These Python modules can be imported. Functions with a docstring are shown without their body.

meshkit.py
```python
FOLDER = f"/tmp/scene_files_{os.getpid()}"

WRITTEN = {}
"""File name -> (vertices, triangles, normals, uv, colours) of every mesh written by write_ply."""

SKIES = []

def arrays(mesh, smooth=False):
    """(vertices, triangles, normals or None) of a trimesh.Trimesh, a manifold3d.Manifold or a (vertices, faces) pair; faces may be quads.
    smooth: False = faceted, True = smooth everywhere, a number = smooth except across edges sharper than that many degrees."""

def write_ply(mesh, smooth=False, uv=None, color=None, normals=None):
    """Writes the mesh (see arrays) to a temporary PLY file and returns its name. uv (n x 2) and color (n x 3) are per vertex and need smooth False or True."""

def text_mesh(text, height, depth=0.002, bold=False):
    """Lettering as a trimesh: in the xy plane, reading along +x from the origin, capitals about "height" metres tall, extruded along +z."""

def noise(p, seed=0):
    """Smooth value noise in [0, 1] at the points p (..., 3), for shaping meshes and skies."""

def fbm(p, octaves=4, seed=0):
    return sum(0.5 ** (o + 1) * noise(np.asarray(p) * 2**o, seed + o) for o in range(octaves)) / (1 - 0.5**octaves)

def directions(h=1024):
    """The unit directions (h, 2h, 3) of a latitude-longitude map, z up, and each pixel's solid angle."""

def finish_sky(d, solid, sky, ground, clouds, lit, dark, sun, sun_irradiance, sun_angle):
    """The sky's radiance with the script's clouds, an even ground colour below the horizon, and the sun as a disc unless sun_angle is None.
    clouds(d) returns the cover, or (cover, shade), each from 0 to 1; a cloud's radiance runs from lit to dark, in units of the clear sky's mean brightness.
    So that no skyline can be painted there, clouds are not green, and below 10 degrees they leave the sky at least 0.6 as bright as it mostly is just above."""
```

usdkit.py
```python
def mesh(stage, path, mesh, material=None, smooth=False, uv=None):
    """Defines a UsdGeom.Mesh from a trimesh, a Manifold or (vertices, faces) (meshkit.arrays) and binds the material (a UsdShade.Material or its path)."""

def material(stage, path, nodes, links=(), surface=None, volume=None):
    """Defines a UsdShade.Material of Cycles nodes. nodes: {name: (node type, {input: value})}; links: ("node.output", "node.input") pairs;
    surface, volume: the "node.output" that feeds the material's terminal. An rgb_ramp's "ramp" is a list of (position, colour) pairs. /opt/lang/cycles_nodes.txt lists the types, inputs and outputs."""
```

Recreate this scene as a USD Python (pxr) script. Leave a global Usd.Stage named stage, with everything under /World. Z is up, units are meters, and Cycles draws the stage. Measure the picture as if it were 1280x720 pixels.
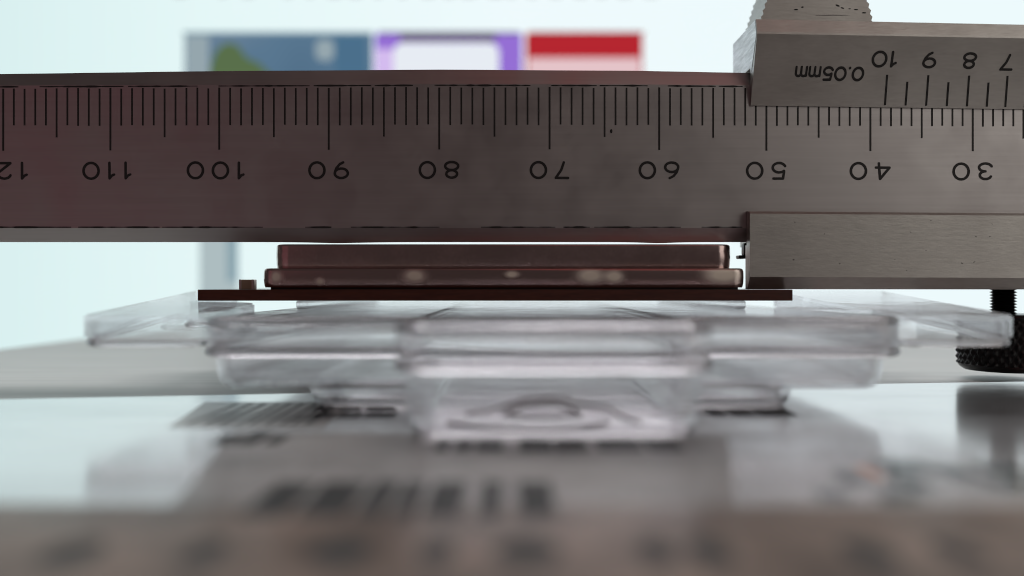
import math, random
import numpy as np, trimesh, usdkit, meshkit
import manifold3d as m3
from shapely.geometry import Polygon, LineString, Point, MultiPolygon, box as sbox
from shapely.ops import unary_union
from shapely import affinity
from pxr import Usd, UsdGeom, UsdLux, UsdShade, Gf, Sdf

stage = Usd.Stage.CreateInMemory()
UsdGeom.SetStageUpAxis(stage, UsdGeom.Tokens.z)
UsdGeom.SetStageMetersPerUnit(stage, 1.0)
UsdGeom.Xform.Define(stage, '/World')
random.seed(5)
rng = np.random.default_rng(7)

# ------------------------------------------------------------------ camera, light, exposure
# Working units: millimetres from the lens: x right, d forward, z up. The carton's top is 8.6 mm below the lens, the desk 48 mm lower.
TOP, DESK = -8.6, -56.6
F = 932.0                       # focal length in pixels of the 1280-wide photograph
cam = UsdGeom.Camera.Define(stage, '/World/camera')
cam.AddTranslateOp().Set(Gf.Vec3d(0, 0, -DESK / 1000))
cam.AddRotateXOp().Set(90.0)
cam.CreateHorizontalApertureAttr(36.0)
cam.CreateFocalLengthAttr(36.0 * F / 1280)
cam.CreateFStopAttr(14.0)
cam.CreateFocusDistanceAttr(0.0675)
cam.CreateClippingRangeAttr(Gf.Vec2f(0.004, 50.0))
cam.CreateExposureAttr(0.0)

dome = UsdLux.DomeLight.Define(stage, '/World/room_light')
usdkit.material(stage, '/World/Looks/room', {'b': ('background_shader', {'color': (1.0, 0.80, 0.78), 'strength': 0.048})}, surface='b.background')
UsdShade.MaterialBindingAPI.Apply(dome.GetPrim()).Bind(UsdShade.Material.Get(stage, '/World/Looks/room'))
def rect(name, pos, target, w, h, col, inten):
    l = UsdLux.RectLight.Define(stage, '/World/' + name)
    eye, to = np.array(pos, float), np.array(target, float)
    zax = (eye - to) / np.linalg.norm(eye - to)
    xax = np.cross([0, 0, 1], zax); xax /= np.linalg.norm(xax); yax = np.cross(zax, xax)
    l.AddTransformOp().Set(Gf.Matrix4d(*xax, 0, *yax, 0, *zax, 0, *eye, 1))
    l.CreateWidthAttr(w); l.CreateHeightAttr(h); l.CreateColorAttr(Gf.Vec3f(*col)); l.CreateIntensityAttr(inten)
rect('window_light', (0.72, -0.50, 0.44), (0, 0.07, 0.06), 0.8, 0.8, (1.0, 0.955, 0.88), 0.86)
rect('added_red_fill', (-0.45, -0.40, 0.16), (0, 0.07, 0.06), 0.55, 0.45, (1.0, 0.30, 0.40), 0.085)  # unseen red fill, added to tint the left of the steel
rect('added_red_top_fill', (0.14, -0.28, 0.62), (0, 0.07, 0.05), 0.3, 0.30, (1.0, 0.18, 0.17), 0.26)  # unseen red fill from above, added to redden the beam bevels
rect('added_top_fill', (0.05, 0.54, 0.86), (0, 0.07, 0.05), 0.9, 0.5, (1.0, 0.98, 0.98), 6.3)  # unseen fill from ahead and above, added to brighten tray and carton

# ------------------------------------------------------------------ helpers
def U(px, py, d):                       # a point of the photograph at depth d
    return np.array([(px - 640) / F * d, d, -(py - 360) / F * d])
def UX(px, d): return (px - 640) / F * d
def UZ(py, d): return -(py - 360) / F * d
W0 = np.array([0, 0, -DESK])
used = {}
def numbered(parent, name):
    k = used.setdefault((parent, name), 0); used[(parent, name)] += 1
    return name if k == 0 else f'{name}_{k:03d}'
BASE = {}
def thing(name, label, cat, base, group=None, kind=None):
    path = '/World/' + numbered('/World', name)
    x = UsdGeom.Xform.Define(stage, path)
    b = np.array(base, float)
    x.AddTranslateOp().Set(Gf.Vec3d(*((b + W0) / 1000)))
    BASE[path] = b
    p = x.GetPrim()
    for k, v in (('label', label), ('category', cat), ('group', group), ('kind', kind)):
        if v: p.SetCustomDataByKey(k, v)
    return path
def part(parent, name, mesh, mat, smooth=False, label=None, kind=None):
    path = parent + '/' + numbered(parent, name)
    v, f, n = meshkit.arrays(mesh, False)
    b = BASE[parent]
    BASE[path] = b
    m = usdkit.mesh(stage, path, trimesh.Trimesh((v - b) / 1000, f, process=False), L(mat), smooth=smooth)
    if label: m.GetPrim().SetCustomDataByKey('label', label)
    if kind: m.GetPrim().SetCustomDataByKey('kind', kind)
    return path
def top(name, mesh, mat, label=None, cat=None, kind=None, smooth=False):
    path = '/World/' + numbered('/World', name)
    v, f, n = meshkit.arrays(mesh, False)
    m = usdkit.mesh(stage, path, trimesh.Trimesh((v + W0) / 1000, f, process=False), L(mat), smooth=smooth)
    for k, val in (('label', label), ('category', cat), ('kind', kind)):
        if val: m.GetPrim().SetCustomDataByKey(k, val)
    return path
def L(name): return UsdShade.Material.Get(stage, '/World/Looks/' + name)
cat = trimesh.util.concatenate
def bx(x0, x1, d0, d1, z0, z1, r=0.0):
    m = trimesh.creation.box([x1 - x0, d1 - d0, z1 - z0]) if r <= 0 else rbox(x1 - x0, d1 - d0, z1 - z0, r)
    m.apply_translation([(x0 + x1) / 2, (d0 + d1) / 2, (z0 + z1) / 2]); return m
def rbox(a, b, c, r, n=10):
    s = m3.Manifold.sphere(r, n)
    pts = [s.translate((sx * (a / 2 - r), sy * (b / 2 - r), sz * (c / 2 - r))) for sx in (-1, 1) for sy in (-1, 1) for sz in (-1, 1)]
    k = m3.Manifold.batch_hull(pts).to_mesh()
    return trimesh.Trimesh(k.vert_properties[:, :3], k.tri_verts)
def ext(poly, h):
    polys = [g for g in getattr(poly, 'geoms', [poly]) if g.area > 1e-9]
    return cat([trimesh.creation.extrude_polygon(g, h, engine='earcut') for g in polys])
def face_on(poly, d, t=0.02):           # polygon in (x, z), facing the lens at depth d, t thick towards the lens
    m = ext(poly, t)
    v = m.vertices.copy(); m.vertices = np.stack([v[:, 0], d - v[:, 2], v[:, 1]], 1)
    return m
def slab(poly, z0, z1):                 # polygon in (x, d)
    m = ext(poly, z1 - z0); m.apply_translation([0, 0, z0]); return m
def loft(xs, prof):                     # prof(x) -> [(d, z), ...], closed; capped at both ends
    P = [np.asarray(prof(x), float) for x in xs]; n = len(P[0])
    v = np.vstack([np.column_stack([np.full(n, x), p]) for x, p in zip(xs, P)])
    f = []
    for i in range(len(xs) - 1):
        for k in range(n):
            a, b = i * n + k, i * n + (k + 1) % n
            f += [(a, b, b + n), (a, b + n, a + n)]
    for i in (0, len(xs) - 1):
        tv, tf = trimesh.creation.triangulate_polygon(Polygon(P[i]), engine='earcut')
        near = np.array([np.argmin(((P[i] - q) ** 2).sum(1)) for q in tv])
        f += [tuple(i * n + near[t]) for t in tf]
    m = trimesh.Trimesh(v, np.array(f), process=False)
    m.fix_normals(); return m
def lathe(prof, n=48):                  # [(r, z)]
    return trimesh.creation.revolve(np.array(prof), sections=n)

# ------------------------------------------------------------------ materials
M = lambda name, nodes, links=(), s='p.BSDF': usdkit.material(stage, '/World/Looks/' + name, nodes, links, surface=s)
def plain(name, col, rough=0.5, metal=0.0, **kw):
    M(name, {'p': ('principled_bsdf', dict(base_color=col, roughness=rough, metallic=metal, **kw))})
def steel(name, c0, c1, rough, streak=(60, 900, 2600), bump=0.06, metal=1.0):
    M(name, {'tc': ('texture_coordinate', {}), 'mp': ('mapping', {'scale': streak}),
             'n': ('noise_texture', {'scale': 1.0, 'detail': 5.0, 'roughness': 0.65}),
             'r': ('rgb_ramp', {'ramp': [(0.3, c0), (0.7, c1)]}),
             'n2': ('noise_texture', {'scale': 260.0, 'detail': 4.0}),
             'mr': ('map_range', {'from_min': 0.3, 'from_max': 0.7, 'to_min': rough - 0.05, 'to_max': rough + 0.07}),
             'b': ('bump', {'strength': bump, 'distance': 0.0002}),
             'p': ('principled_bsdf', {'metallic': metal})},
      [('tc.object', 'mp.vector'), ('mp.vector', 'n.vector'), ('n.fac', 'r.fac'), ('r.color', 'p.base_color'), ('tc.object', 'n2.vector'), ('n2.fac', 'mr.value'),
       ('mr.result', 'p.roughness'), ('n.fac', 'b.height'), ('b.normal', 'p.normal')])
steel('beam_steel', (0.49, 0.465, 0.46), (0.54, 0.515, 0.51), 0.42, bump=0.03)
steel('slider_steel', (0.48, 0.462, 0.438), (0.54, 0.522, 0.495), 0.42, streak=(900, 1800, 4200), bump=0.10)
steel('milled_steel', (0.5, 0.5, 0.5), (0.85, 0.85, 0.86), 0.42, streak=(900, 400, 2600), bump=0.4)
steel('lid_nickel', (0.60, 0.46, 0.44), (0.68, 0.53, 0.51), 0.20, streak=(120, 120, 400), bump=0.02)
def glint_nickel(name, spots, base):  # nickel with reflection glints painted in as soft pale spots; spots: (point in mm, radii in mm)
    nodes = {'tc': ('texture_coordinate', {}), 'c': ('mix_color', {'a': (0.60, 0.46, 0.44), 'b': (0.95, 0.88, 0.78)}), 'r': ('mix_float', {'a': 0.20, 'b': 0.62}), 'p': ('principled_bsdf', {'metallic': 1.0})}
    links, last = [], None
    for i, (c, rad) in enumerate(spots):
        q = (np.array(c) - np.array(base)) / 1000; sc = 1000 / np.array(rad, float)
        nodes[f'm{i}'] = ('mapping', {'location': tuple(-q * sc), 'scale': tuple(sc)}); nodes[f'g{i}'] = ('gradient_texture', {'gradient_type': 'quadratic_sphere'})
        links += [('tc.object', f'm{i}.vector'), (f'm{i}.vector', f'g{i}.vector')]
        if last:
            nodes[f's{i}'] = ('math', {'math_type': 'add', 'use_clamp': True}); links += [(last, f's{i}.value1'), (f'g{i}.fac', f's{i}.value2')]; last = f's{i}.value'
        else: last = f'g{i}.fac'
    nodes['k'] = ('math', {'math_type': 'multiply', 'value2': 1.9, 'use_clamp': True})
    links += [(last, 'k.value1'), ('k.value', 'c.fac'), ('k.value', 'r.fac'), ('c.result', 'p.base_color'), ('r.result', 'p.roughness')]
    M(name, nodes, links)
CPU_BASE = (-1.4, 88, -1.13)
glint_nickel('flange_glint_nickel', [(U(px, py, 66.9), (w / F * 66.9, 1.5, h / F * 66.9)) for px, py, w, h in ((518, 345, 26, 16), (738, 345, 32, 17), (768, 346, 20, 14), (905, 344, 42, 19), (345, 346, 14, 14), (640, 343, 16, 8), (400, 352, 10, 8))], CPU_BASE)
plain('black_ink', (0.012, 0.011, 0.011), 0.6)
plain('blackened_steel', (0.008, 0.008, 0.009), 0.3, 0.3)
M('substrate_brown', {'tc': ('texture_coordinate', {}), 'mp': ('mapping', {'scale': (700, 700, 5000)}), 'n': ('noise_texture', {'scale': 1.0, 'detail': 3.0}),
    'r': ('rgb_ramp', {'ramp': [(0.3, (0.06, 0.012, 0.006)), (0.7, (0.09, 0.02, 0.009))]}), 'p': ('principled_bsdf', {'roughness': 0.55})},
  [('tc.object', 'mp.vector'), ('mp.vector', 'n.vector'), ('n.fac', 'r.fac'), ('r.color', 'p.base_color')])
plain('ceramic_tan', (0.30, 0.22, 0.16), 0.45)
plain('tin', (0.7, 0.68, 0.65), 0.3, 1.0)
M('clear_plastic', {'tc': ('texture_coordinate', {}), 'n': ('noise_texture', {'scale': 170.0, 'detail': 3.0, 'roughness': 0.55}),
    'b': ('bump', {'strength': 0.14, 'distance': 0.0006}), 'p': ('principled_bsdf', {'base_color': (0.997, 0.992, 1.0), 'transmission_weight': 1.0, 'roughness': 0.02, 'ior': 1.47}),
    't': ('transparent_bsdf', {'color': (0.992, 0.986, 0.997)}), 'd': ('translucent_bsdf', {'color': (0.85, 0.84, 0.88)}), 'm': ('mix_closure', {'fac': 0.55}), 'm2': ('mix_closure', {'fac': 0.035})},
  [('tc.object', 'n.vector'), ('n.fac', 'b.height'), ('b.normal', 'p.normal'), ('t.BSDF', 'm.closure1'), ('p.BSDF', 'm.closure2'), ('m.closure', 'm2.closure1'), ('d.BSDF', 'm2.closure2')], 'm2.closure')
plain('ridge_line_grey', (0.42, 0.42, 0.45), 0.5)  # grey put into the colour for the dark refraction lines of clear ridges
plain('clear_bead', (0.96, 0.955, 0.97), 0.03, transmission_weight=1.0, ior=1.47)
def film(name, c0, c1, rough, scale, ior=1.5, bump=0.25, coat=0.0, metal=0.0):
    M(name, {'tc': ('texture_coordinate', {}), 'mp': ('mapping', {'scale': scale}), 'n': ('noise_texture', {'scale': 1.0, 'detail': 4.0, 'roughness': 0.6}),
        'r': ('rgb_ramp', {'ramp': [(0.3, c0), (0.7, c1)]}), 'b': ('bump', {'strength': bump, 'distance': 0.0003}),
        'p': ('principled_bsdf', {'roughness': rough, 'ior': ior, 'coat_weight': coat, 'metallic': metal, 'coat_roughness': 0.05})},
      [('tc.object', 'mp.vector'), ('mp.vector', 'n.vector'), ('n.fac', 'r.fac'), ('r.color', 'p.base_color'), ('n.fac', 'b.height'), ('b.normal', 'p.normal')])
film('carton_board', (0.42, 0.415, 0.40), (0.53, 0.52, 0.505), 0.42, (40, 500, 500), bump=0.25)
film('gloss_film', (0.70, 0.705, 0.72), (0.88, 0.885, 0.90), 0.15, (60, 160, 160), ior=2.5, bump=0.14, metal=0.7)
film('gloss_label', (0.13, 0.122, 0.118), (0.28, 0.265, 0.255), 0.26, (150, 260, 260), ior=1.7, bump=0.10)
film('gloss_print', (0.015, 0.015, 0.015), (0.04, 0.04, 0.04), 0.5, (400, 400, 400), ior=1.25, bump=0.1)
film('gloss_print_teal', (0.02, 0.045, 0.05), (0.06, 0.09, 0.09), 0.10, (400, 400, 400), ior=2.2, bump=0.1)
film('gloss_print_orange', (0.45, 0.2, 0.12), (0.5, 0.25, 0.15), 0.12, (400, 400, 400), ior=1.6, bump=0.1)
film('kraft_strip', (0.045, 0.028, 0.020), (0.23, 0.165, 0.13), 0.28, (260, 330, 330), ior=1.7, bump=0.10)
film('desk_top', (0.16, 0.13, 0.11), (0.22, 0.18, 0.15), 0.5, (4, 60, 60))
plain('monitor_black', (0.02, 0.02, 0.02), 0.4)
def glow(name, nodes=None, links=(), col=(1, 1, 1), s=1.0):
    M(name, {**(nodes or {}), 'e': ('emission', {'color': col, 'strength': s})}, links, 'e.emission')
glow('screen_page', {'tc': ('texture_coordinate', {}), 'sx': ('separate_xyz', {}), 'mr': ('map_range', {'from_min': -0.22, 'from_max': 0.22, 'clamp': True}),
     'r': ('rgb_ramp', {'ramp': [(0, (0.60, 0.80, 0.80)), (0.3, (0.78, 0.93, 0.93)), (0.5, (0.86, 0.96, 0.98)), (1.0, (0.84, 0.95, 0.97))]})},  # left end dimmed in the emission colour for viewing-angle falloff
     [('tc.object', 'sx.vector'), ('sx.x', 'mr.value'), ('mr.result', 'r.fac'), ('r.color', 'e.color')], s=1.0)
glow('picture_sky', {'tc': ('texture_coordinate', {}), 'n': ('noise_texture', {'scale': 22.0, 'detail': 2.0}),
     'r': ('rgb_ramp', {'ramp': [(0.3, (0.075, 0.145, 0.23)), (0.55, (0.10, 0.185, 0.28)), (0.75, (0.18, 0.25, 0.33))]})},
     [('tc.object', 'n.vector'), ('n.fac', 'r.fac'), ('r.color', 'e.color')])
for n, c in (('picture_green', (0.10, 0.16, 0.07)), ('picture_grey', (0.30, 0.38, 0.42)), ('picture_purple', (0.30, 0.16, 0.66)), ('picture_white', (0.80, 0.84, 0.90)), ('picture_lilac', (0.66, 0.50, 0.86)),
             ('picture_charcoal', (0.10, 0.09, 0.13)), ('picture_red', (0.46, 0.02, 0.03)), ('picture_darkred', (0.30, 0.03, 0.04)), ('picture_pink', (0.78, 0.55, 0.58)), ('picture_blue', (0.07, 0.16, 0.26)), ('picture_frame', (0.26, 0.37, 0.42)),
             ('page_grey', (0.42, 0.51, 0.53)), ('page_text', (0.50, 0.52, 0.56))):
    glow(n, col=c)

# ------------------------------------------------------------------ desk, monitor
top('desk', bx(-450, 450, -60, 480, DESK - 25, DESK), 'desk_top', kind='structure')
MD = 215.0
mon = thing('monitor', 'bright monitor showing a white page with pictures, behind the caliper', 'monitor', (0, MD + 10, DESK))
SX0, SX1, SZ0, SZ1 = -262, 268, -44.0, 196.0
part(mon, 'housing', bx(SX0 - 9, SX1 + 9, MD + 1.0, MD + 22, SZ0 - 9, SZ1 + 9, 4), 'monitor_black')
bez = Polygon([(SX0 - 9, SZ0 - 9), (SX1 + 9, SZ0 - 9), (SX1 + 9, SZ1 + 9), (SX0 - 9, SZ1 + 9)], [[(SX0, SZ0), (SX1, SZ0), (SX1, SZ1), (SX0, SZ1)]])
part(mon, 'bezel', face_on(bez, MD + 1.0, 2.5), 'monitor_black')
part(mon, 'stand', cat([bx(-40, 40, MD + 22, MD + 34, DESK + 4, 90, 2), bx(-110, 110, MD - 20, MD + 90, DESK, DESK + 4, 1.5)]), 'monitor_black')
scr = part(mon, 'screen', bx(SX0, SX1, MD, MD + 0.9, SZ0, SZ1), 'screen_page')
def on_screen(name, x0, y0, x1, y1, mat, lift=0.3, r=0.0, parent=scr, label=None):
    a, b = U(x0, y1, MD), U(x1, y0, MD)
    p = sbox(a[0], a[2], b[0], b[2])
    if r: p = p.buffer(-r).buffer(r)
    part(parent, name, face_on(p, MD - lift + 0.2, 0.2), mat, label=label)
on_screen('picture', 231, 42, 466, 130, 'picture_sky', label='picture with a green tree under a blue sky')
def on_poly(name, pts, mat, lift):
    part(scr, name, face_on(Polygon([tuple(U(x, y, MD)[[0, 2]]) for x, y in pts]), MD - lift + 0.2, 0.2), mat)
on_poly('picture_tree', [(262, 130), (264, 85), (270, 66), (280, 56), (290, 54), (300, 60), (308, 72), (325, 80), (340, 95), (345, 130)], 'picture_green', 0.55)
on_screen('picture_patch', 233, 45, 262, 130, 'picture_grey', 0.55)
on_screen('picture_patch', 395, 50, 418, 76, 'picture_grey', 0.55, 2)
on_screen('picture_patch', 420, 45, 458, 130, 'picture_blue', 0.55)
on_screen('picture', 469, 42, 653, 130, 'picture_purple', label='purple picture with a white rounded panel')
on_screen('picture_panel', 492, 54, 624, 130, 'picture_white', 0.55, 3)
on_screen('picture_patch', 470, 62, 492, 130, 'picture_lilac', 0.8)
on_screen('picture_patch', 500, 44, 620, 52, 'picture_charcoal', 0.55, 0.8)
on_screen('picture_patch', 624, 46, 650, 130, 'picture_purple', 0.55)
on_screen('picture', 657, 42, 803, 130, 'picture_red', label='red picture with a pale lower band')
on_screen('picture_patch', 660, 73, 800, 130, 'picture_pink', 0.55)
on_screen('picture_patch', 660, 45, 682, 60, 'picture_darkred', 0.55, 2)
on_screen('page_panel', 250, 268, 298, 380, 'page_grey', label='grey panel on the page, left of the processor')
on_screen('page_panel_edge', 284, 268, 298, 352, 'picture_frame', 0.5)
on_screen('picture_edge', 230, 41, 467, 43.5, 'picture_frame', 0.9)
on_screen('picture_edge', 474, 41, 650, 43.5, 'picture_charcoal', 0.9)
on_screen('picture_edge', 660, 41, 804, 43.5, 'picture_darkred', 0.9)
for i in range(22):
    if random.random() < 0.85:
        x = 214 + i * 28 + random.uniform(-4, 4)
        on_screen('text_dash', x, -18, x + random.uniform(10, 20), -4, 'page_text', 0.3, 0.8)

# ------------------------------------------------------------------ carton under everything
car = thing('product_carton', 'pale grey carton with glossy film and barcode labels under the clear tray', 'box', (8, 90, DESK))
def rot2(x, d, a=math.radians(1.6), c=(8, 70)):
    x, d = x - c[0], d - c[1]
    return (c[0] + x * math.cos(a) - d * math.sin(a), c[1] + x * math.sin(a) + d * math.cos(a))
body = Polygon([rot2(-71, 8), rot2(89, 8), rot2(89, 196), rot2(-71, 196)]).buffer(-0.8).buffer(0.8)
part(car, 'carton_body', slab(body, DESK, TOP - 0.03), 'carton_board')
fl = Polygon([(-40.5, 57.6), (-20, 60.5), (10, 64.5), (47, 68.6), (70, 71.2), (82, 60), (82, 9), (-62, 9), (-58, 50), (-48, 55.4)]).buffer(-1).buffer(1)
flm = slab(fl, TOP - 0.03, TOP - 0.012)
film_path = part(car, 'film', flm, 'gloss_film', label='clear glossy film over the near part of the carton')
def lab(name, pts, mat='gloss_label', z=0.0, parent=car, label=None):
    return part(parent, name, slab(Polygon(pts), TOP - 0.012 + z, TOP - 0.008 + z), mat, label=label)
def quad(px0, px1, py0, py1):           # a strip lying on the carton: sides run in depth
    d0, d1 = -TOP * F / (py1 - 360), -TOP * F / (py0 - 360)
    dm = 2 / (1 / d0 + 1 / d1)
    xa, xb = UX(px0, dm), UX(px1, dm)
    return [(xa, d0), (xb, d0), (xb, d1), (xa, d1)]
lb = lab('paper_label', [(-13.5, 29.6), (9, 29.6), (12.5, 43.5), (-16.5, 44.5)], label='paper label with barcodes under the film')
small = lab('barcode_sticker', [(-21.2, 45.8), (-11.6, 45.6), (-11.9, 56.2), (-23.2, 56.4)], label='small barcode sticker by the left foot of the tray')
x = -20.6
while x < -12.3:                        # fine barcode by the left foot of the tray
    w = random.choice((0.3, 0.45, 0.6))
    lab('barcode_bar', [(x, 47.0), (x + w, 47.0), (x + w, 55.6), (x, 55.6)], 'gloss_print', 0.006, small)
    x += w + random.choice((0.4, 0.5, 0.7))
for px0, px1 in ((322, 376), (386, 446), (455, 490), (497, 525), (535, 580), (600, 627), (648, 692)):
    lab('barcode_bar', quad(px0, px1, 602, 646), 'gloss_print', 0.006, lb)
for px0, px1 in ((545, 562), (570, 590), (596, 628), (650, 690), (694, 735), (745, 800), (806, 850)):
    lab('print_mark', quad(px0, px1, 549, 564), 'gloss_print', 0.006, lb)
for py0, py1 in ((509, 513), (516, 522)):
    for px0, px1 in ((392, 418), (422, 452), (456, 494)):
        lab('print_mark', quad(px0, px1, py0, py1), 'gloss_print', 0.006, car)
for px0, px1, py0, py1 in ((270, 300, 545, 556), (306, 330, 540, 556), (336, 356, 544, 556)):
    lab('print_mark', quad(px0, px1, py0, py1), 'gloss_print', 0.006, lb)
lab('paper_strip', [(-45, 9.5), (60, 9.5), (60, 30.2), (20, 29.4), (-45, 29.8)], 'kraft_strip', 0.005, label='brownish paper strip along the near edge')
for px, s in ((90, 26), (255, 18), (425, 28), (545, 16), (660, 30), (820, 17), (888, 20), (1085, 22), (1200, 20)):
    c = U(px, 0, 1)[0] * (-TOP * F / (690 - 360))
    e = affinity.translate(affinity.scale(Point(0, 0).buffer(1, 8), s * 1.4 / F * 24.3, 1.25), c, -TOP * F / 330)
    part(car, 'print_mark', slab(e, TOP - 0.004, TOP + 0.002), 'gloss_print')
for px0, px1 in ((884, 905), (910, 940), (944, 990)):
    lab('print_mark', quad(px0, px1, 511, 520), 'gloss_print', 0.006, car)
for px0, px1, py0, py1 in ((1020, 1060, 612, 626), (1100, 1150, 616, 628), (1048, 1075, 588, 604), (1102, 1165, 576, 590), (1120, 1160, 594, 612), (1172, 1216, 582, 600), (1224, 1275, 578, 592), (1230, 1290, 598, 612)):
    part(car, 'print_mark', slab(Polygon(quad(px0, px1, py0, py1)), TOP - 0.012, TOP - 0.006), 'gloss_print_teal')
part(car, 'print_mark', slab(Polygon(quad(1080, 1096, 582, 598)), TOP - 0.012, TOP - 0.006), 'gloss_print_orange')

# ------------------------------------------------------------------ clear plastic tray
tray = thing('clear_plastic_tray', 'stepped clear plastic tray standing on the carton, under the processor', 'tray', (3.2, 85, TOP))
def rr(x0, x1, d0, d1, r): return sbox(x0, d0, x1, d1).buffer(-r, quad_segs=6).buffer(r, quad_segs=6)
BACKD = 116.0
RIMS = [rr(-21.8, 27.5, 51.5, 124.0, 2.0), rr(2.4 - 9.2, 2.4 + 9.2, 41.6, 134.0, 2.0)]
BODIES = [(rr(-21.3, 26.7, 52.2, 123.3, 1.6), -7.25), (rr(-15.2, 20.9, 53.2, 122.3, 2.4), TOP + 0.02), (rr(-6.3, 11.1, 42.4, 133.2, 1.6), TOP + 0.02)]
def hull_levels(poly, levels):          # levels: [(inset, z)] of a convex polygon
    pts = []
    for ins, z in levels:
        q = poly.buffer(-ins, quad_segs=6) if ins else poly
        c = np.array(q.exterior.coords)[:-1]
        pts.append(np.column_stack([c, np.full(len(c), z)]))
    return m3.Manifold.hull_points(np.vstack(pts))
ZF = -2.0
ZR = -4.7
def tray_solid(t):
    out = m3.Manifold()
    for poly in RIMS:
        q = poly.buffer(-t, quad_segs=6) if t else poly
        out += hull_levels(q, [(0.9, ZF - t), (0.35, ZF - 0.15 - t), (0.0, ZF - 0.7 - t), (0.0, ZR + 0.45 + t), (0.12, ZR + 0.15 + t), (0.5, ZR + t)])
    for poly, zb in BODIES:
        q = poly.buffer(-t, quad_segs=6) if t else poly
        out += hull_levels(q, [(0.0, ZR + 0.4 + t), (0.1, zb + 1.4 + t), (0.35, zb + 0.55 + t), (0.7, zb + 0.2 + t), (1.3, zb + t)])
    return out
shell = tray_solid(0.0) - tray_solid(0.5)
shell = shell.trim_by_plane((0, -1, 0), -112.0)   # open at the back
km = shell.to_mesh()
part(tray, 'tray_body', trimesh.Trimesh(km.vert_properties[:, :3], km.tri_verts), 'clear_plastic', smooth=35)
# wings: a plate that rises towards the back, with a turned-down lip
def wing(pts):
    p = Polygon(pts).buffer(-1.75, quad_segs=6).buffer(1.75, quad_segs=6)
    def solid(q, z0, z1, e):
        out = m3.Manifold()
        cuts = [(e, z0), (e * 0.3, z0 + e * 0.35), (0, z0 + e), (0, z1 - e * 0.6), (e * 0.2, z1 - e * 0.2)]
        cuts = cuts + [(e * 0.6, z1)]
        for (i0, a), (i1, b) in zip(cuts[:-1], cuts[1:]):
            g = q.buffer(-max(i0, i1) if a < (z0 + z1) / 2 else -i0)
            cs = m3.CrossSection([np.array(g.exterior.coords)[:-1]], m3.FillRule.NonZero)
            out += m3.Manifold.extrude(cs, b - a + 0.01).translate((0, 0, a - 0.005))
        return out
    k = solid(p, ZF - 2.3, ZF, 0.75) - solid(p.buffer(-0.4), ZF - 2.8, ZF - 0.4, 0.6)
    k = k.refine_to_length(1.5).to_mesh()
    v = k.vert_properties[:, :3].copy()
    v[:, 2] += 0.064 * (v[:, 1] - 53.0)
    return trimesh.Trimesh(v, k.tri_verts)
part(tray, 'wing', wing([(-31, 53), (-21.85, 53), (-21.85, 64.5), (-28.2, 65.5), (-29.0, 80), (-34, 80)]), 'clear_plastic', smooth=35)
part(tray, 'wing', wing([(36.2, 53), (27.55, 53), (27.55, 80), (39.5, 80)]), 'clear_plastic', smooth=35)
def tube(pts, r):
    out = m3.Manifold()
    for a, b in zip(pts[:-1], pts[1:]):
        out += m3.Manifold.batch_hull([m3.Manifold.sphere(r, 8).translate(tuple(a)), m3.Manifold.sphere(r, 8).translate(tuple(b))])
    k = out.to_mesh(); return trimesh.Trimesh(k.vert_properties[:, :3].copy(), k.tri_verts)
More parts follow.
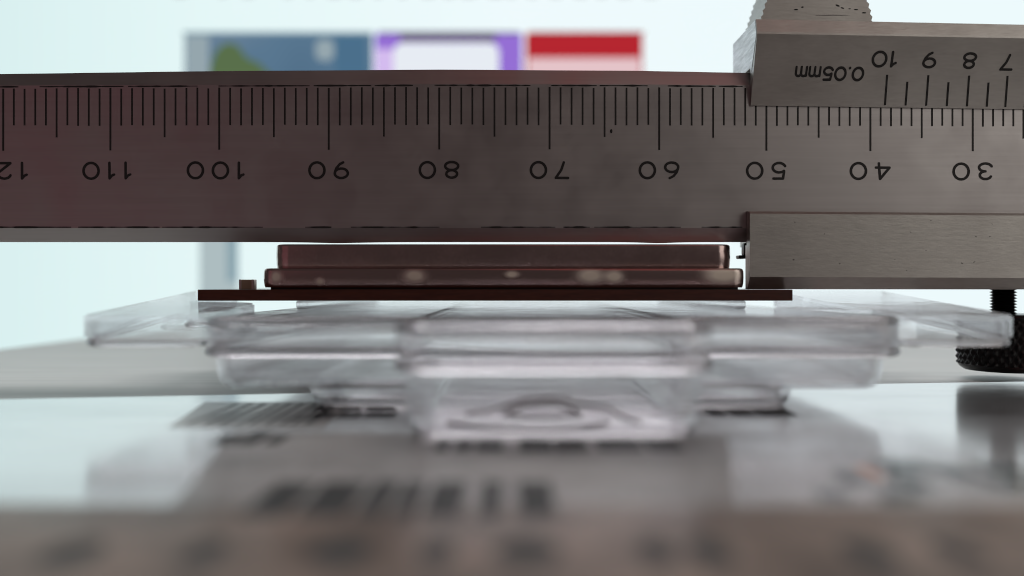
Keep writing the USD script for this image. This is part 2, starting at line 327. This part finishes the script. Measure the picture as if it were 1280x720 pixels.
for pts in ([(-31, 53), (-21.85, 53), (-21.85, 64.5), (-28.2, 65.5), (-29.0, 80), (-34, 80)], [(36.2, 53), (27.55, 53), (27.55, 80), (39.5, 80)]):
    p = Polygon(pts).buffer(-1.75, quad_segs=6).buffer(1.75, quad_segs=6).buffer(-0.35)
    c = np.array(p.simplify(0.03).exterior.coords)
    for z in (ZF - 2.0,):
        part(tray, 'wing_bead', tube(np.column_stack([c, z + 0.064 * (c[:, 1] - 53.0)]), 0.24), 'clear_bead', smooth=45)
# rails the processor sits on, and the thicker bead along the rims
for x0, x1 in ((-20.5, -19.3), (21.0, 22.2)):
    part(tray, 'support_rail', bx(x0, x1, 70.5, 107.5, ZF - 0.02, -1.14, 0.3), 'clear_plastic')
for poly in RIMS:
    x0, d0, x1, d1 = poly.bounds
    for z, ins, r in ((ZF - 0.32, 0.22, 0.30), (ZR + 0.22, 0.20, 0.34)):
        c = np.array(poly.buffer(-ins).simplify(0.03).exterior.coords)
        part(tray, 'rim_bead', tube(np.column_stack([c, np.full(len(c), z)]), r), 'clear_bead', smooth=45)
for poly, zb in BODIES[1:]:
    c = np.array(poly.buffer(-0.75).simplify(0.03).exterior.coords)
    part(tray, 'foot_bead', tube(np.column_stack([c, np.full(len(c), zb + 0.38)]), 0.34), 'clear_bead', smooth=45)
def wallpt(px, py): return U(px, py, 42.40)
for curve in ([(585, 517), (612, 514), (640, 504), (662, 499), (700, 498), (716, 503), (740, 508), (762, 511), (780, 523), (800, 530)],
              [(630, 518), (650, 507), (690, 503), (718, 512), (725, 519), (690, 521), (655, 521), (632, 518)],
              [(560, 529), (600, 535), (660, 537), (720, 535), (760, 529)]):
    part(tray, 'moulded_ridge', tube([wallpt(*q) for q in curve], 0.13), 'ridge_line_grey', smooth=True)

# ------------------------------------------------------------------ processor
cpu = thing('processor', 'computer processor with brown board and metal lid, lying on the tray', 'processor', (-1.4, 88, -1.13))
part(cpu, 'circuit_board', bx(UX(247, 66), UX(991, 66), 66, 111, -1.13, -0.14, 0.06), 'substrate_brown')
def lidshape(x0, x1, d0, d1, z0, z1, r, e=0.25):
    p = rr(x0, x1, d0, d1, r); h = z1 - z0
    k = hull_levels(p, [(0.14, z0), (0.07, z0 + 0.10 * h), (0.03, z0 + 0.24 * h), (0.005, z0 + 0.42 * h), (0.0, z0 + 0.55 * h), (0.008, z0 + 0.72 * h), (0.03, z1 - e * 0.7), (0.09, z1 - e * 0.25), (0.22, z1)]).to_mesh()
    return trimesh.Trimesh(k.vert_properties[:, :3].copy(), k.tri_verts)
lid = part(cpu, 'heat_spreader', lidshape(UX(340, 67.9), UX(918, 67.9), 67.9, 108, 1.6, 4.0, 1.5), 'lid_nickel', smooth=40)
part(cpu, 'lid_flange', lidshape(UX(325, 66.9), UX(934, 66.9), 66.9, 109.5, 0.05, 1.78, 1.2, 0.35), 'flange_glint_nickel', smooth=40)
part(cpu, 'lid_seal', slab(rr(-22.0, 20.6, 67.3, 109, 0.8), -0.14, 0.05), 'black_ink')
cap = part(cpu, 'capacitor', bx(UX(303, 70), UX(320, 70), 69.3, 70.0, -0.14, 0.78, 0.08), 'ceramic_tan')
part(cap, 'contact', bx(UX(302, 70), UX(305.5, 70), 69.28, 70.02, -0.139, 0.8, 0.06), 'tin')
part(cap, 'contact', bx(UX(317.5, 70), UX(321, 70), 69.28, 70.02, -0.139, 0.8, 0.06), 'tin')

# ------------------------------------------------------------------ vernier caliper, upside down, its beam lying across the processor lid
cal = thing('vernier_caliper', 'steel vernier caliper held upside down with its beam on the processor lid', 'caliper', (10, 70, 0))
BX0, BX1, BF, BB = -82.0, 86.0, 68.0, 71.2
def ytop(px): return np.interp(px, [-200, 0, 250, 550, 800, 930, 1400], [95, 92.5, 89, 87, 88.5, 91, 98])
def yc0(px): return np.interp(px, [-200, 0, 250, 550, 800, 930, 1400], [108, 107, 106, 105, 105.5, 106.5, 109])
def beam_prof(x):
    px = x / BF * F + 640
    g = 0.10 * (np.exp(-((px - 420) / 45) ** 2) + np.exp(-((px - 825) / 28) ** 2))
    zt, zc = UZ(ytop(px), BF + 0.55), UZ(yc0(px), BF)
    zb = UZ(302.6, 68.9) - g
    return [(BF, UZ(285, BF)), (BF, zc), (BF + 0.55, zt), (BB - 0.9, zt), (BB, zc), (BB, 5.5), (BB - 0.9, zb + 0.09), (BF + 0.9, zb)]
xs = np.unique(np.concatenate([np.linspace(BX0, BX1, 90), np.linspace(UX(340, BF), UX(900, BF), 90)]))
beam = part(cal, 'beam', loft(xs, beam_prof), 'beam_steel')
marks_px = {130: -129, 120: 4, 110: 138, 100: 274, 90: 411, 80: 549, 70: 687, 60: 824, 50: 958, 40: 1088, 30: 1216, 20: 1342, 10: 1466}
mk = sorted(marks_px)
from scipy.interpolate import PchipInterpolator
mmx = PchipInterpolator(mk, [UX(marks_px[k], BF) for k in mk])
def bar_z(x0, x1, z0, z1, d, t=0.015): return bx(x0, x1, d - t, d + 0.002, z0, z1)
for mm in range(20, 129):
    x = float(mmx(mm)); px = x / BF * F + 640
    if px < -60 or px > 1340: continue
    y1 = 187 if mm % 10 == 0 else 171 if mm % 5 == 0 else 156
    bow = yc0(px) - 105
    hw = 0.08 if mm % 10 else 0.088
    part(beam, 'graduation_line', bar_z(x - hw, x + hw, UZ(y1 + bow * 0.6 + rng.uniform(-.5, .5), BF), UZ(109 + bow + rng.uniform(-.6, .6), BF), BF), 'black_ink')

# engraved lettering: centre lines in a box 0..1 high
def arc(cx, cy, rx, ry, a0, a1, n=18):
    return [(cx + rx * math.cos(math.radians(a)), cy + ry * math.sin(math.radians(a))) for a in np.linspace(a0, a1, n)]
G = {'0': (0.96, [arc(0.48, 0.5, 0.46, 0.48, 0, 360, 32)]),
     '1': (0.42, [[(0.06, 0.74), (0.20, 0.80), (0.34, 0.97), (0.34, 0.02)]]),
     '2': (0.86, [arc(0.43, 0.70, 0.38, 0.27, 165, -25, 16) + [(0.06, 0.03), (0.82, 0.03)]]),
     '3': (0.86, [arc(0.42, 0.735, 0.35, 0.235, 160, -90, 16) + arc(0.42, 0.265, 0.39, 0.245, 90, -165, 18)[1:]]),
     '4': (0.90, [[(0.70, 0.02), (0.62, 0.97), (0.05, 0.28), (0.88, 0.28)]]),
     '5': (0.86, [[(0.76, 0.97), (0.18, 0.97), (0.12, 0.56)] + arc(0.42, 0.31, 0.39, 0.29, 140, -160, 18)]),
     '6': (0.88, [arc(0.44, 0.31, 0.40, 0.29, 0, 360, 26), [(0.05, 0.36), (0.14, 0.62), (0.34, 0.86), (0.56, 0.97)]]),
     '7': (0.80, [[(0.03, 0.97), (0.78, 0.97), (0.46, 0.50), (0.30, 0.02)]]),
     '8': (0.88, [arc(0.44, 0.74, 0.33, 0.23, 0, 360, 24), arc(0.44, 0.26, 0.40, 0.245, 0, 360, 26)]),
     '9': (0.88, [arc(0.44, 0.69, 0.40, 0.29, 0, 360, 26), [(0.83, 0.64), (0.74, 0.38), (0.54, 0.14), (0.32, 0.03)]]),
     '.': (0.22, [[(0.10, 0.04), (0.12, 0.06)]]),
     'm': (0.94, [[(0.06, 0.02), (0.06, 0.60)], [(0.06, 0.44)] + arc(0.26, 0.46, 0.20, 0.16, 170, 0, 8) + [(0.46, 0.02)], [(0.46, 0.44)] + arc(0.66, 0.46, 0.20, 0.16, 170, 0, 8) + [(0.86, 0.02)]])}
def lettering(s, h, stroke, gap):       # polygon, centred on its own middle
    x, out = 0.0, []
    for c in s:
        w, lines = G[c]
        out += [LineString([(x + a * 1.0, b) for a, b in l]).buffer(stroke / h / 2, quad_segs=4) for l in lines]
        x += w + gap
    p = unary_union(out).simplify(0.008)
    p = affinity.translate(p, -(x - gap) / 2, -0.5)
    return affinity.scale(p, h, h, origin=(0, 0))
for mm in range(30, 121, 10):
    x = float(mmx(mm)); px = x / BF * F + 640
    p = affinity.rotate(lettering(str(mm), 1.50, 0.24, 0.56), 180 + rng.uniform(-.6, .6), origin=(0, 0))
    off = -4 if mm >= 100 else 0
    part(beam, 'numeral', face_on(affinity.translate(p, UX(px + off + 0, BF) , UZ(212.5 + (yc0(px) - 105) * 0.6, BF)), BF + 0.002, 0.016), 'black_ink')
# dark residue along the two bevel edges
def residue(ylow, xa, xb, up):
    px = xa; segs = []
    while px < xb:
        n = random.uniform(18, 95); e = min(px + n, xb)
        q = np.arange(px, e, 4.0)
        if len(q) > 3:
            th = 1.0 + 1.2 * meshkit.noise(np.column_stack([q / 9, q * 0 + ylow, q * 0]), 3)
            b = ylow(q) if callable(ylow) else np.full(len(q), ylow)
            a = [(UX(u, BF), UZ(v - t * up, BF)) for u, v, t in zip(q, b, th)]
            c = [(UX(u, BF), UZ(v + t * (1 - up), BF)) for u, v, t in zip(q, b, th)]
            segs.append(Polygon(a + c[::-1]).buffer(0))
        px = e + random.choice((2, 6, 20, 45))
    return unary_union(segs)
def yres(q): return yc0(q) + 1.6
class _Y:                               # noise needs a number
    pass
def residue_line(yf, key, xa=-40, xb=930):
    px = xa
    while px < xb:
        e = min(px + random.uniform(30, 130), xb)
        q = np.arange(px, e, 3.0)
        if len(q) > 4:
            th = 0.7 + 2.2 * meshkit.noise(np.column_stack([q / 7, q * 0 + key, q * 0]), 3) * np.sin(np.pi * (q - q[0] + 1.5) / (q[-1] - q[0] + 3)) ** 0.4
            b = yf(q)
            poly = Polygon([(UX(u, BF), UZ(v - t / 2, BF)) for u, v, t in zip(q, b, th)] + [(UX(u, BF), UZ(v + t / 2, BF)) for u, v, t in list(zip(q, b, th))[::-1]]).buffer(0)
            part(beam, 'dark_residue', face_on(poly, BF + 0.002, 0.014), 'black_ink')
        px = e + random.choice((3, 8, 24, 50))
residue_line(yres, 1)
residue_line(lambda q: np.full(len(q), 284.0), 9)
part(beam, 'dark_residue', face_on(affinity.scale(Point(UX(764, BF), UZ(164, BF)).buffer(0.16), 0.7, 1.2), BF + 0.002, 0.014), 'black_ink')

# slider
SL, SR = 21.72, 80.0
def sk(x, a, b): return a + (b - a) * (x - SL) / (UX(1280, 67) - SL)        # px rows at the left end and at the frame's right edge
def up_prof(x):
    y_low, y_top, y_ch = sk(x, 132, 136.5), sk(x, 24, 31), sk(x, 42, 48)
    zt = UZ(y_top, 66.4)
    zbt = max(UZ(ytop(x / BF * F + 640), 68.9), 0) + 0.12
    return [(67.93, UZ(y_low, 67.93)), (67.86, UZ(y_low, 67.86) + 0.0), (66.1, UZ(y_ch, 66.1)), (66.12, UZ(y_ch - 2.5, 66.12)), (66.4, zt), (73.2, zt), (73.2, zbt), (67.93, zbt)]
slider = part(cal, 'slider', loft(np.linspace(SL, SR, 14), up_prof), 'slider_steel', label='sliding frame with the vernier scale, upside down')
part(slider, 'milled_end', loft([SL - 0.03, SL - 0.004], lambda x: [(67.6, up_prof(SL)[0][1] + 3.0), (66.25, UZ(42, 66.1)), (66.5, up_prof(SL)[4][1] - .03), (73.15, up_prof(SL)[4][1] - .03), (73.15, up_prof(SL)[6][1] + .03), (67.9, up_prof(SL)[6][1] + .03)]), 'milled_steel', label='milled left end face of the slider')
def lo_prof(x):
    y0, y1, y2 = sk(x, 264, 266.5), sk(x, 346, 347.5), sk(x, 361.5, 361.8)
    return [(67.94, UZ(y0, 67.94)), (67.2, UZ(y0 + .3, 67.2)), (67.0, UZ(y0 + 3, 67.0)), (67.0, UZ(y1, 67.0)), (67.75, UZ(y2, 67.75)), (68.3, UZ(y2, 68.3) + 0.02), (68.3, 3.9), (67.94, 3.9)]
part(slider, 'lower_bar', loft(np.linspace(21.38, SR, 12), lo_prof), 'slider_steel')
for i in range(14):
    px, py, w = rng.uniform(950, 1275), rng.uniform(268, 342), rng.uniform(0.6, 1.6)
    g = affinity.rotate(affinity.scale(Point(0, 0).buffer(1, 2), w * rng.uniform(0.6, 2.2) / F * 67, 0.45 * w / F * 67), rng.uniform(-30, 30))
    part(slider, 'nick', face_on(affinity.translate(g, UX(px, 67.0), UZ(py, 67.0)), 67.0 + 0.002, 0.006), 'blackened_steel')
part(slider, 'rear_block', cat([bx(24.3, SR, 68.32, 73.2, 0.05, 4.0, 0.15), bx(22.4, SR, 71.35, 73.2, 4.0, 19.5)]), 'slider_steel')
part(slider, 'spring_tab', cat([bx(UX(929, 69.5), UX(936, 69.5), 69.2, 70.2, 3.0, 4.2, 0.2), bx(UX(922.5, 69.5), UX(932, 69.5), 69.2, 70.2, 2.72, 3.05, 0.1)]), 'blackened_steel')
# its scale lies on the bevelled face
pa, pb = np.array(up_prof(SL)[1]), np.array(up_prof(SL)[2])
def on_bevel(px, py):                   # point of the bevelled face seen at this pixel
    x = (px - 640) / F * 67.2
    p = up_prof(x); a, b = np.array(p[1]), np.array(p[2])
    s = -(py - 360) / F
    # intersect z = s * d with the segment a-b
    t = (s * a[0] - a[1]) / ((b[1] - a[1]) - s * (b[0] - a[0]))
    q = a + t * (b - a)
    return np.array([(px - 640) / F * q[0], q[0], q[1]])
NB = np.array([0, -(pb - pa)[1], (pb - pa)[0]]); NB /= np.linalg.norm(NB)
TB = np.array([0, *(pb - pa)]); TB /= np.linalg.norm(TB)
def lay_on_bevel(poly, px, py, t=0.014, tilt=0.0):     # follows the face, which twists slightly along its length
    m = ext(affinity.rotate(poly, tilt, origin=(0, 0)), t).subdivide_to_size(0.5)
    o = on_bevel(px, py); v = m.vertices.copy(); out = []
    p = up_prof(o[0]); a, b = np.array(p[1]), np.array(p[2]); s0 = np.linalg.norm(np.array([o[1], o[2]]) - a)
    for x, y, z in v:
        p = up_prof(o[0] + x); a, b = np.array(p[1]), np.array(p[2]); u = (b - a) / np.linalg.norm(b - a)
        n = np.array([-u[1], u[0]]); q = a + u * (s0 + y) + n * (z - 0.002)
        out.append((o[0] + x, q[0], q[1]))
    m = trimesh.Trimesh(out, m.faces, process=False); m.fix_normals(); return m
vx = [1107.5, 1133, 1159, 1184.5, 1210, 1234.5, 1258, 1282, 1306, 1330, 1353]
for i, px in enumerate(vx):
    y0, y1 = (93.5 if i % 2 == 0 else 102) + (px - 1107) * 0.01, 131.6 + (px - 1107) * 0.015
    a, b = on_bevel(px + (1.4 if i % 2 == 0 else .8), y0), on_bevel(px - 1.4, y1)
    o, h = (a + b) / 2, np.linalg.norm(a - b)
    pol = affinity.rotate(sbox(-0.095, -h / 2, 0.095, h / 2), -math.degrees(math.atan2(a[0] - b[0], h)), origin=(0, 0))
    part(slider, 'vernier_line', lay_on_bevel(pol, (px + px) / 2, (y0 + y1) / 2, 0.016), 'black_ink')
for t, px, py in (('10', 1106, 74), ('9', 1162, 75), ('8', 1212, 76), ('7', 1259, 78), ('6', 1308, 80)):
    part(slider, 'numeral', lay_on_bevel(affinity.rotate(lettering(t, 1.30, 0.23, 0.30), 180, origin=(0, 0)), px, py), 'black_ink')
txt = unary_union([affinity.translate(lettering('0.05', 1.16, 0.25, 0.20), -1.72, 0), affinity.translate(lettering('mm', 1.36, 0.24, 0.10), 2.0, 0.09)])
txt = affinity.skew(affinity.scale(txt, 0.86, 0.96, origin=(0, 0)), xs=1.5, origin=(0, 0))
part(slider, 'lettering', lay_on_bevel(affinity.rotate(txt, 180, origin=(0, 0)), 1033.5, 92), 'black_ink')
# thumb rest above the slider
zt0 = UZ(24, 66.4)
def thumb_poly():
    xl, xr = UX(950, 68.2), UX(1091, 68.2)
    left = [(xl, zt0 - 0.05), (xl + 0.45, zt0 + 1.6), (xl + 1.2, zt0 + 4.0), (xl + 2.4, zt0 + 5.6)]
    right = [(xr - 2.2, zt0 + 5.6), (xr - 1.1, zt0 + 4.0), (xr - 0.35, zt0 + 1.6), (xr, zt0 - 0.05)]
    path = LineString(left + right); n = int(path.length / 0.30); pts = []
    for i in range(n + 1):
        p = path.interpolate(i / n, normalized=True); q = path.interpolate(min(1, i / n + 1e-3), normalized=True); r = path.interpolate(max(0, i / n - 1e-3), normalized=True)
        tx, ty = q.x - r.x, q.y - r.y; l = math.hypot(tx, ty) or 1
        o = 0.16 if i % 2 and 0 < i < n else 0
        pts.append((p.x - ty / l * o, p.y + tx / l * o))
    return Polygon(pts)
tm = ext(thumb_poly(), 5.0); v = tm.vertices.copy(); tm.vertices = np.stack([v[:, 0], 68.2 + v[:, 2], v[:, 1] + sk(26, 0, -0.0)], 1); tm.fix_normals()
thumb = part(slider, 'thumb_rest', tm, 'slider_steel', label='thumb rest with a serrated rim')
for px, py, w, h in ((995, 12, 5, 1.6), (1003, 9, 3, 2), (1047, 7, 5, 2.2), (1053, 10, 4, 1.6), (1062, 11, 3, 1.2), (1070, 12, 5, 1.4), (1080, 16, 5, 1.8), (1040, 19, 40, 0.8)):
    g = affinity.scale(Point(0, 0).buffer(1, 3), w * 0.55 / F * 68.2, h * 0.5 / F * 68.2)
    g = affinity.translate(affinity.rotate(g, rng.uniform(-25, 10) if w < 10 else 0), UX(px, 68.2), UZ(py, 68.2))
    part(thumb, 'grime', face_on(g, 68.2 + 0.002, 0.012), 'black_ink')
# lock screw under the slider
scx, scd = UX(1254, 70.6), 70.6
th = [(0.0, -2.5)]
z = -2.5
while z < 0.03:
    th += [(0.86, z), (1.12, z + 0.14)]; z += 0.28
th += [(0.86, 0.08), (0.0, 0.08)]
t = lathe(th, 40); t.apply_translation([scx, scd, 0])
screw = part(cal, 'lock_screw', t, 'blackened_steel', label='black lock screw with a knurled knob')
nu, nv, R, z0, z1 = 220, 40, 3.75, -7.75, -2.45
vv, ff = [], []
for j in range(nv + 1):
    s = j / nv; z = z0 + (z1 - z0) * s
    for i in range(nu):
        a = 2 * math.pi * i / nu
        k = 0.0
        if 0.12 < s < 0.9:
            u1, u2 = (a * 34 / (2 * math.pi) + s * 4.5) % 1, (a * 34 / (2 * math.pi) - s * 4.5) % 1
            k = 0.32 * (min(abs(u1 - 0.5) * 2, 1) * min(abs(u2 - 0.5) * 2, 1)) - 0.1
        edge = 0.55 * (max(0, (0.12 - s) / 0.12) ** 2) + 0.3 * (max(0, (s - 0.92) / 0.08) ** 2)
        r = R + k - edge
        vv.append((scx + r * math.cos(a), scd + r * math.sin(a), z))
for j in range(nv):
    for i in range(nu):
        a, b = j * nu + i, j * nu + (i + 1) % nu
        ff += [(a, b, b + nu), (a, b + nu, a + nu)]
n0 = len(vv); vv += [(scx, scd, z0 - 0.25), (scx, scd, z1)]
for i in range(nu):
    ff += [(n0, (i + 1) % nu, i), (n0 + 1, nv * nu + i, nv * nu + (i + 1) % nu)]
part(screw, 'knob', trimesh.Trimesh(vv, ff, process=False), 'blackened_steel')
